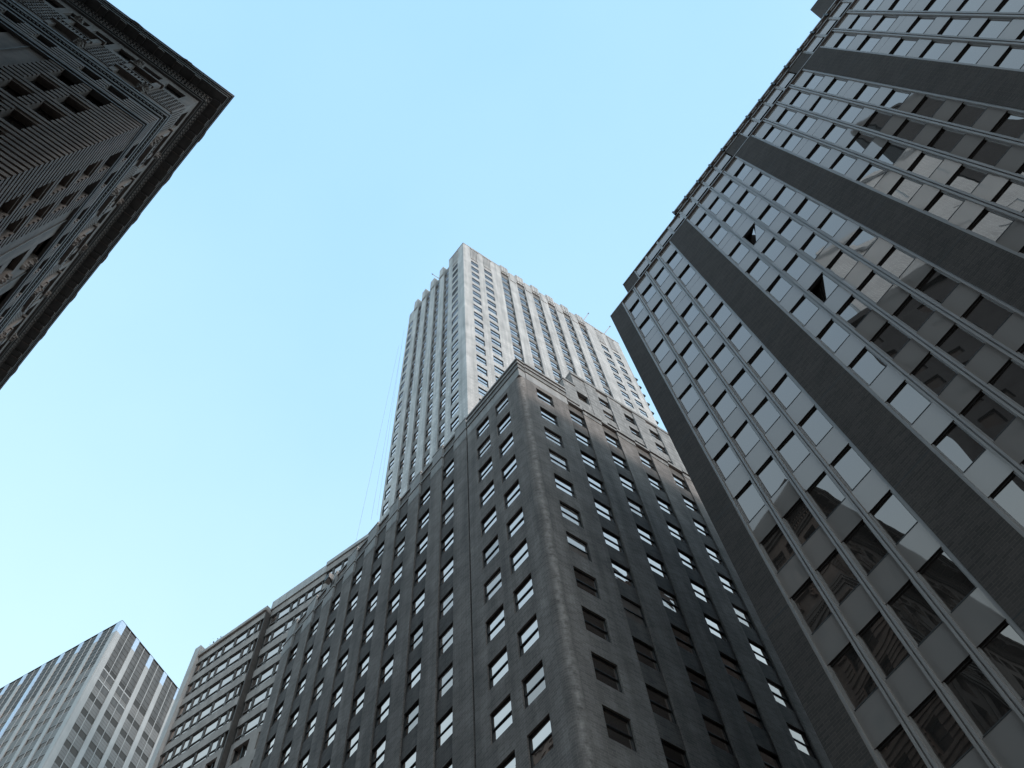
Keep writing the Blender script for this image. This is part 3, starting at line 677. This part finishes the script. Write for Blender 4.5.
for fr, cols, uend in ((FV, COLS_V, 3.25), (FU, COLS_U, 3.45)):
    wins = [(a, b, h-UWH, h) for a, b in cols for h in UH if h-UWH > 3]
    banded(fr, 0, uend, 3.0, 35.5, wins)
    for a, b, c, e in wins:
        if seen_area(fr, a, b, 0, c, e) > 0: uwindow(fr, a, b, c, e, -0.24)
    # plain bays beyond
    mb = MB(); hs = []
    x = uend+1.42
    while x < 24:
        hs += [(x, x+0.95, h-1.35, h) for h in UH if h-1.35 > 3]; x += 2.4
    mb.wall(fr, uend, 26, 3.0, 35.5, -0.03, hs, 0.25, 'stone'); mb.build('plain_wall', cb)
    for a, b, c, e in hs:
        if seen_area(fr, a, b, 0, c, e) > 0:
            uwindow(fr, a, b, c, e, -0.24)
            o = MB()
            for i in range(5): o.lump(fr, b+0.12+random.uniform(-0.05, 0.05), -0.03, c+0.15+i*0.24, 0.12, 0.14, 0.14, 'stone_lt')
            o.build('carved_ornament', cb)
    x = uend+0.7
    while x < 24:
        j = MB(); j.box(fr, x-0.02, x+0.02, -0.02, 0.012, 3, 35.5, 'copper'); j.build('pier_joint', cb); x += 2.4  # dark vertical joint in the plain wall, drawn as a thin raised strip
    b_ = MB(); b_.box(fr, 0, 26, -0.3, 0.0, GU, 3.0, 'stone'); b_.build('ground_storey', cb)
    # mouldings, banded attic with small windows
    mo = MB()
    for (z0, z1, dd) in ((35.50, 35.60, 0.09), (35.60, 35.78, 0.03), (35.78, 35.90, 0.11), (35.90, 36.02, 0.05)): mould(mo, fr, dd, z0, z1, 'copper')
    mo.build('moulding', cb)
    aw = [(a, b, 36.62, 37.26) for a, b in cols]; x = uend+0.5
    while x < 24: aw.append((x, x+0.65, 36.62, 37.26)); x += 1.2
    banded(fr, 0, 26, 36.02, 37.36, aw, 0.25, 'stone_lt', 'attic_wall', 0.268)
    for a, b, c, e in aw:
        if seen_area(fr, a, b, 0, c, e) > 0: uwindow(fr, a, b, c, e, -0.2)
    be = MB()
    for (z0, z1, dd) in ((37.36, 37.52, 0.05), (37.52, 37.66, 0.02), (37.66, 37.86, 0.08), (37.86, 38.02, 0.05), (38.02, 38.28, 0.14), (38.28, 38.45, 0.17), (38.45, 38.60, 0.12)):
        mould(be, fr, dd, z0, z1, 'copper')
    x = 0.0
    while x < 22:
        be.box(fr, x, x+0.07, 0.05, 0.115, 37.9, 38.02, 'copper'); x += 0.14
    be.build('belt_cornice', cb)
    # frieze storey
    DF = -0.10
    fw = []; 
    pos = [(1.44, 2.33)] + [(1.44+2.52*i, 2.33+2.52*i) for i in range(1, 9)]
    for a, b in pos: fw.append((a, b, 40.45, 41.70))
    tw = []
    x = 0.54
    while x < 23: tw.append((x, x+0.78, 42.40, 43.50)); x += 1.06
    mb = MB(); mb.wall(fr, 0.10, 26, 38.60, 44.115, DF, fw+tw, 0.2, 'stone_lt'); mb.build('frieze_wall', cb)
    for a, b, c, e in fw+tw:
        if seen_area(fr, a, b, DF, c, e) > 0: uwindow(fr, a, b, c, e, DF-0.16)
    for i, (a, b) in enumerate(pos):
        g0, g1 = (b+0.12-2.52 if i == 0 else pos[i-1][1]+0.30), a-0.28
        if i == 0: g0, g1 = 0.10, 1.14
        if seen_area(fr, g0, g1, 0, 39.9, 41.9) > 0:
            gp = MB(); nx = max(4, int((g1-g0)/0.135)); nz = 9
            for kx in range(nx+1):
                xx = g0+(g1-g0)*kx/nx; gp.box(fr, xx-0.02, xx+0.02, DF, DF+0.035, 39.85, 41.90, 'stone_lt')
            for kz in range(nz+1):
                zz_ = 39.85+2.05*kz/nz; gp.box(fr, g0, g1, DF, DF+0.031, zz_-0.035, zz_+0.035, 'stone_lt')
            gp.build('lattice_panel', cb)
        if seen_area(fr, a, b, 0, 40, 41.9) > 0:
            s2 = MB(); s2.box(fr, a-0.22, a-0.02, DF, DF+0.14, 39.2, 41.85, 'stone_lt'); s2.box(fr, b+0.02, b+0.22, DF, DF+0.14, 39.2, 41.85, 'stone_lt'); s2.box(fr, a-0.3, b+0.3, DF, DF+0.2, 41.85, 42.02, 'stone'); s2.box(fr, a-0.25, b+0.25, DF, DF+0.24, 39.95, 40.12, 'stone_lt')
            for kx in range(9): s2.box(fr, a-0.2+kx*(b-a+0.4)/9, a-0.14+kx*(b-a+0.4)/9, DF+0.16, DF+0.22, 40.12, 40.5, 'stone_lt')
            s2.box(fr, a-0.25, b+0.25, DF+0.14, DF+0.24, 40.5, 40.58, 'stone_lt'); s2.build('window_surround', cb)
            o = MB()
            for q_ in range(6): o.lump(fr, a-0.12+random.uniform(-0.08, 0.08), DF+0.12, 39.3+q_*0.13, 0.13, 0.16, 0.12, 'stone_lt', 0.35)
            for q_ in range(5): o.lump(fr, b+0.12+random.uniform(-0.08, 0.08), DF+0.12, 42.1+q_*0.1, 0.14, 0.18, 0.12, 'stone_lt', 0.35)
            o.build('carved_ornament', cb)
    # crown cornice
    cr = MB()
    for (z0, z1, dd) in ((44.10, 44.22, 0.00), (44.22, 44.30, 0.06), (44.30, 44.52, 0.02), (44.52, 44.60, 0.10), (44.60, 44.82, 0.06), (44.82, 44.90, 0.15)):
        mould(cr, fr, dd+0.001, z0, z1, 'copper')
    for (z0, z1, dd, mm) in ((45.02, 45.20, 0.56, 'copper'), (44.90, 45.02, 0.13, 'copper'), (45.20, 45.34, 0.60, 'copper'), (45.34, 45.50, 0.66, 'copper'), (45.50, 45.60, 0.68, 'stone')): mould(cr, fr, dd, z0, z1, mm)
    cr.build('crown_cornice', cb)
    dn = MB(); x = -0.05
    while x < 20:
        dn.box(fr, x, x+0.075, 0.02, 0.085, 44.32, 44.50, 'stone'); dn.box(fr, x+0.03, x+0.10, 0.06, 0.135, 44.62, 44.80, 'stone'); x += 0.155
    dn.build('dentil_course', cb)
    x = -0.30 if fr is FU else 0.56; cnt = 0
    while x < 16:
        md = MB(); md.box(fr, x+0.10, x+0.38, 0.15, 0.50, 44.93, 45.017, 'copper'); md.box(fr, x+0.38, x+0.41, 0.16, 0.53, 44.88, 45.016, 'stone_lt'); md.box(fr, x+0.12, x+0.38, 0.50, 0.53, 44.88, 45.016, 'stone_lt')
        md.build('modillion', cb); x += 0.86
    x = 1.6
    while x < 20:
        af = MB(); af.lump(fr, x, 0.60, 45.5, 0.5, 0.12, 0.10, 'stone', 0.1); af.build('antefix', cb); x += 2.35
mb = MB(); q = lambda a, b: UO+hU*(a*SU)+hV*(b*SU)
wallpoly(mb, [q(0.32, 0.32), q(26, 0.32), q(26, 26), q(0.32, 26)], 0, 1.6+(45.3-1.6)*SU, 'stone', 'roof'); mb.build('inner_walls', cb)

# ------------------------------------------------------------------ 4. apartment block beyond the dark base
SD = 7.5
v0 = ray(200, 650); k0 = 10/math.hypot(v0.x, v0.y)*SD
DO = Vector((v0.x*k0, v0.y*k0, 0))
FD = Frame(DO, -hd(-61.5), SD)
ab = thing('apartment_block', 'grey apartment block with long window bands beside the dark brick base', 'apartment block', (DO.x, DO.y, 0))
slabs = [14.36-0.478*k for k in range(0, 7)]
dz = FD.gz()
def d_part(fr, u0, u1, zt, nfl, top0, mods, lowcols):
    body = MB(); gl0 = -0.014
    lev = [top0-0.478*k for k in range(nfl+1)]
    for k in range(nfl):
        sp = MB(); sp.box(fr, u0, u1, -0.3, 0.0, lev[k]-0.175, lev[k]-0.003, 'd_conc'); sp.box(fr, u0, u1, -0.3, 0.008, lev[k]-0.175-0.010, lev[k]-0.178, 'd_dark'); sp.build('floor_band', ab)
        zb_, zt_ = lev[k+1], lev[k]-0.186
        x = u0+0.02; i = 0
        while x < u1-0.10:
            wd = mods[i % len(mods)]; x1 = min(x+wd, u1-0.05)
            w_ = MB(); f = 0.008
            w_.box(fr, x, x+f, gl0-0.03, gl0+0.012, zb_, zt_, 'd_frame'); w_.box(fr, x1-f, x1, gl0-0.03, gl0+0.012, zb_, zt_, 'd_frame')
            w_.box(fr, x+f, x1-f, gl0-0.03, gl0+0.012, zt_-0.01, zt_, 'd_frame'); w_.box(fr, x+f, x1-f, gl0-0.03, gl0+0.012, zb_+0.075, zb_+0.088, 'd_frame'); w_.box(fr, x+f, x1-f, gl0-0.03, gl0+0.012, zb_, zb_+0.012, 'd_frame')
            o = w_.build('window', ab); p = MB(); t = random.uniform(-0.002, 0.002)
            p.fq(fr, [(x+f, gl0+t, zb_), (x1-f, gl0-t, zb_), (x1-f, gl0-t, zt_), (x+f, gl0+t, zt_)], 'd_glass', 'n'); p.build('pane', o)
            x = x1+0.012; i += 1
    zl = lev[nfl]
    # older stone storeys below
    hs = [(a, b, z-0.30, z) for a, b in lowcols for z in [zl-0.12-0.478*k for k in range(0, 22)] if z-0.3 > dz]
    lw = MB(); lw.wall(fr, u0, u1, dz, zl-0.003, 0.0, hs, 0.06, 'd_conc'); lw.build('stone_wall', ab)
    rest = []
    for a, b, c, e in hs:
        t = MB(); t.box(fr, a, a+0.012, -0.07, -0.03, c, e, 'sash'); t.box(fr, (a+b)/2-0.008, (a+b)/2+0.008, -0.07, -0.03, c, e, 'sash'); t.fq(fr, [(a, -0.055, c), (b, -0.055, c), (b, -0.055, e), (a, -0.055, e)], 'd_glass', 'n')
        if seen_area(fr, a, b, 0, c, e) > 3: t.build('lower_window', ab)
d_part(FD, 0.06, 1.36, 14.4, 6, 14.30, [0.10, 0.12, 0.14, 0.12, 0.22, 0.24, 0.13], [(0.12, 0.34), (0.46, 0.68), (0.80, 1.04), (1.12, 1.30)])
mb = MB(); mb.box(FD, -0.05, 0.06, -0.6, 0.05, dz, 14.56, 'd_light'); mb.build('corner_pier', ab)
mb = MB(); mb.box(FD, 0.06, 1.38, -0.3, 0.03, 14.30, 14.345, 'd_conc'); mb.box(FD, 0.06, 1.38, -0.3, 0.015, 14.345, 14.42, 'd_light'); mb.build('parapet', ab)
FD2 = fshift(FD, -0.08)
mb = MB(); mb.box(FD, 1.362, 1.384, -0.35, -0.004, dz, 14.295, 'd_dark'); mb.build('return_wall', ab)
d_part(FD2, 1.40, 2.45, 14.6, 6, 14.38, [0.13, 0.24, 0.13, 0.13, 0.13, 0.24], [(1.46, 1.72), (1.86, 2.1), (2.2, 2.44)])
mb = MB(); mb.box(FD2, 1.38, 2.45, -0.3, 0.02, 14.383, 14.60, 'd_light'); mb.build('parapet', ab)
FD3 = fshift(FD, -0.05)
d_part(FD3, 2.45, 3.75, 14.6, 6, 14.50, [0.13, 0.16, 0.13, 0.2], [(2.7, 2.9), (3.1, 3.3)])
mb = MB(); mb.box(FD3, 2.45, 3.75, -0.3, 0.02, 14.503, 14.60, 'd_light'); mb.build('parapet', ab)
mb = MB(); wallpoly(mb, [FD.pt(0.06, -0.31, 0), FD.pt(3.75, -0.53, 0), FD.pt(3.75, -2.4, 0), FD.pt(0.06, -2.4, 0)], 0, 1.6+(14.28-1.6)*SD, 'd_conc', 'roof'); mb.build('inner_walls', ab)

# ------------------------------------------------------------------ 5. office tower lower left
SL = 11.8
v0 = ray(122, 621); k0 = 10/math.hypot(v0.x, v0.y)*SL
LO = Vector((v0.x*k0, v0.y*k0, 0))
LA = Frame(LO, hd(-67.56), SL); LB = Frame(LO, hd(20.34), SL)
lt = thing('office_tower', 'distant glass office tower with white vertical piers and dark louvred top', 'office tower', (LO.x, LO.y, 0))
LT = 14.53; lz = LA.gz()
for fr, wid in ((LA, 3.9), (LB, 2.5)):
    n = int(wid/0.352)
    W_ = n*0.352
    top = MB(); top.box(fr, 0.08, W_, -0.1, -0.006, 13.62, LT, 'l_louver')
    for i in range(9): top.box(fr, 0.08, W_, -0.1, -0.003, 13.66+i*0.1, 13.70+i*0.1, 'l_louver')
    top.build('louvre_storey', lt)
    lev = [13.62-0.305*k for k in range(0, 44)]
    gm_ = MB(); gm_.fq(fr, [(0.08, -0.009, lz), (W_, -0.009, lz), (W_, -0.009, 13.62), (0.08, -0.009, 13.62)], 'l_glass', 'n'); gm_.build('glazing', lt)
    for k, z in enumerate(lev[:-1]):
        b_ = MB(); hh = 0.195
        b_.box(fr, 0.08, W_, -0.1, -0.005, z-0.305, z-0.305+hh, 'l_sp')
        for i in range(3): b_.box(fr, 0.08, W_, -0.1, -0.003, z-0.305+hh*(0.25+0.27*i), z-0.305+hh*(0.25+0.27*i)+0.012, 'l_sp')
        b_.build('spandrel_band', lt)
    for i in range(n+1):
        x = i*0.352; a, b = (x, x+0.08)
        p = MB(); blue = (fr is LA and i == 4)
        p.box(fr, a, b, -0.1, 0.008, lz, 14.28, 'l_sky' if blue else 'l_white'); p.box(fr, a, b, -0.1, 0.005, 14.283, LT+0.01, 'l_sky'); p.build('pier', lt)
        q_ = MB(); mx = x+0.216; q_.box(fr, mx-0.005, mx+0.005, -0.05, 0.0, lz, LT, 'l_white'); q_.build('mullion', lt)
    # grid of dark plant-room windows below the louvres
    if fr is LB:
        for i in range(2):
            x = i*0.352
            for k in range(2):
                z = 13.52-0.23*k
                p = MB(); p.box(fr, x+0.08, x+0.352, -0.05, 0.001, z-0.012, z+0.012, 'l_white'); p.box(fr, x+0.085, x+0.208, -0.05, -0.002, z-0.13, z-0.02, 'l_louver'); p.box(fr, x+0.224, x+0.347, -0.05, -0.002, z-0.13, z-0.02, 'l_louver'); p.build('plant_window', lt)
    ro = MB(); ro.box(fr, 0, W_, -0.12, 0.006, LT+0.012, LT+0.02, 'l_louver'); ro.build('coping', lt)
mb = MB(); q = lambda a, b: LO+LA.h*(a*SL)+LB.h*(b*SL)
wallpoly(mb, [q(0.09, 0.09), q(3.87, 0.09), q(3.87, 2.46), q(0.09, 2.46)], 0, 1.6+(14.5-1.6)*SL, 'l_louver', 'roof'); mb.build('inner_walls', lt)

# ------------------------------------------------------------------ 6. building behind the camera, seen only in the glass
A0 = Vector((-7.5, -4.0, 0)); hb1 = hd(160); hb2 = hd(228)
bt = thing('stone_tower', 'stone tower with white upper storeys mirrored in the office block windows', 'tower', (A0.x, A0.y, 0))
F1 = Frame(A0, hb1, 1.0)
allw = []
def b2_block(u0, u1, z0, z1, m, stepu, stepz, ww, wh, nm, d=0.0):
    mb = MB(); hs = []
    z = z0+2.5
    while z+wh < z1-1.5:
        u = u0+1.2
        while u+ww < u1-0.8: hs.append((u, u+ww, z, z+wh)); u += stepu
        z += stepz
    mb.wall(F1, u0, u1, z0, z1, d, hs, 0.25, m)
    for a_, b_, c_, e_ in hs: allw.append((a_, b_, c_, e_, d))
    mb.box(F1, u0-0.05, u1+0.05, -1, d+0.5, z1, z1+1.1, m); mb.build(nm, bt)
    rb = MB(); wallpoly(rb, [A0+hb1*(u0+0.1)-F1.n*0.3, A0+hb1*(u1-0.1)-F1.n*0.3, A0+hb1*(u1-0.1)+hb2*32, A0+hb1*(u0+0.1)+hb2*32], z0, z1, m, 'roof'); rb.build('inner_walls', bt)
b2_block(0, 37, 0, 93.0, 'mid_stone', 4.2, 4.0, 1.6, 2.0, 'brick_wall')
b2_block(3.5, 13.5, 94.2, 111.5, 'white_stone', 5.0, 6.5, 2.2, 2.4, 'white_wall', -0.4)
b2_block(13.8, 24.0, 94.2, 125.5, 'white_stone', 5.2, 9.0, 2.0, 3.2, 'white_wall', -0.2)
b2_block(24.3, 37, 94.2, 149.0, 'mid_stone', 4.4, 4.2, 1.6, 2.0, 'brick_wall', -0.6)
mb = MB()
for a_, b_, c_, e_, d_ in allw: mb.fq(F1, [(a_, d_-0.25, c_), (b_, d_-0.25, c_), (b_, d_-0.25, e_), (a_, d_-0.25, e_)], 'u_glass', 'n')
kind(mb.build('window', bt), 'stuff')

# ------------------------------------------------------------------ 7. small things
# masts on the tower roof
def mast(px0, px1, fr, label, zbase):
    """leaning pole from a pixel on the parapet line to its tip, both on the facade plane"""
    def hit(p):
        v = ray(*p); t = fr.n.dot(fr.O+fr.n*(-0.1*SCc)-CAMP)/fr.n.dot(v); return CAMP+v*t
    a, b = hit(px0), hit(px1); a = a-(b-a)*0.6
    mb = MB(); mb.tube(a, b, 0.10, 'white_paint', 6, 0.06); mb.tube(b, b+(b-a)*0.08, 0.11, 'metal', 6)
    o = mb.build('roof_mast', None, a); tag(o, label, 'mast', 'masts leaning out from the tower parapet'); return o
mast((440, 279), (433, 274.5), TL, 'thin metal mast leaning out left of the tower top', 0)
mast((583, 321), (588, 314), TR, 'thin metal mast on the right parapet nearer the middle of the tower', 0)
mast((604, 334), (609.5, 327), TR, 'thin metal mast on the tower parapet closest to the office block', 0)
# hanging ropes left of the tower
for i, (p, q_) in enumerate((((402, 345), (371, 520)), ((399, 345), (356, 541)), ((404, 330), (377, 515)))):
    def hit(pp, dd):
        v = ray(*pp); t = TL.n.dot(TL.O+TL.n*(dd*SCc)-CAMP)/TL.n.dot(v); return CAMP+v*t
    a, b = hit(p, 0.02), hit(q_, 0.5+0.3*i)
    mb = MB(); n = 8
    for k in range(n):
        s0, s1 = k/n, (k+1)/n; f_ = lambda s: a.lerp(b, s)+Vector((0, 0, -1.6*math.sin(math.pi*s)))
        mb.tube(f_(s0), f_(s1), 0.012, 'white_paint', 4)
    o = mb.build('rope', None, b); tag(o, ['slack grey rope hung left of the tower, ending at the dark parapet', 'slack grey rope hung left of the tower, the one reaching furthest left', 'slack grey rope hung closest to the left edge of the tower'][i], 'rope', 'ropes hanging beside the tower')
# window air conditioners sticking out of the hidden right flank of the tower
FQ = Frame(TO+TR.h*(TW_R*SCc), TL.h, SCc); FQ.n = TR.h.copy()
ords = ['uppermost', 'second highest', 'third highest', 'middle', 'third lowest', 'second lowest', 'lowest']
for i in range(7):
    h_ = THEADS[0]-FLOOR*(2+i)-0.45
    fl_ = FQ; u = 0.02
    base = fl_.pt(u, 0, h_)
    t = thing('air_conditioner', '%s small dark air conditioner jutting from the right edge of the tower' % ords[i], 'air conditioner', base, 'air conditioners on the tower flank')
    b = MB(); b.box(fl_, u, u+0.20, -0.02, 0.27, h_, h_+0.17, 'dark_metal'); b.build('casing', t)
    b = MB()
    for k in range(5): b.box(fl_, u+0.02, u+0.18, 0.27, 0.278, h_+0.02+k*0.028, h_+0.032+k*0.028, 'metal')
    b.build('grille', t)
    b = MB(); b.tube(fl_.pt(u+0.12, 0, h_-0.14), fl_.pt(u+0.12, 0.17, h_-0.005), 0.02, 'dark_metal', 5); b.build('bracket', t)
# floodlight on the dark base parapet
fp = FL.pt(9.35, 0.04, 28.98)
t = thing('floodlight', 'small floodlight with white casing on the dark brick parapet', 'floodlight', fp)
b = MB(); b.tube(fp, fp+Vector((0, 0, 0.9)), 0.05, 'dark_metal', 6); b.build('post', t)
b = MB(); b.box(FL, 9.25, 9.50, 0.05, 0.22, 29.25, 29.52, 'white_paint'); b.box(FL, 9.27, 9.48, 0.22, 0.235, 29.27, 29.50, 'dark_metal'); b.build('casing', t)
b = MB(); b.tube(fp+Vector((0, 0, 0.6)), FL.pt(9.15, 0.25, 29.10), 0.045, 'dark_metal', 5); b.tube(fp+Vector((0, 0, 0.8)), FL.pt(9.6, 0.2, 29.35), 0.04, 'dark_metal', 5); b.build('bracket', t)
# shrub on the apartment roof
sb = FD.pt(0.34, -0.12, 14.40)
t = thing('roof_shrub', 'dark bushy shrub growing on the apartment block roof edge', 'shrub', sb)
b = MB()
for k in range(9): 
    a_ = random.uniform(0, 6.28); b.tube(sb, sb+Vector((math.cos(a_)*0.9, math.sin(a_)*0.9, random.uniform(0.6, 1.4))), 0.05, 'twig', 5, 0.02)
b.build('stem', t)
b = MB()
for k in range(420):
    c = sb+FD.h*random.gauss(0, 0.75)+FD.n*random.gauss(0, 0.4)+Vector((0, 0, abs(random.gauss(0.8, 0.4)))); r_ = random.uniform(0.06, 0.15)
    x_ = Vector((random.gauss(0, 1), random.gauss(0, 1), random.gauss(0, 1))).normalized(); y_ = x_.orthogonal().normalized()
    b.quad([c-x_*r_, c-y_*r_*0.6, c+x_*r_, c+y_*r_*0.6], 'leaf')
b.build('foliage', t)
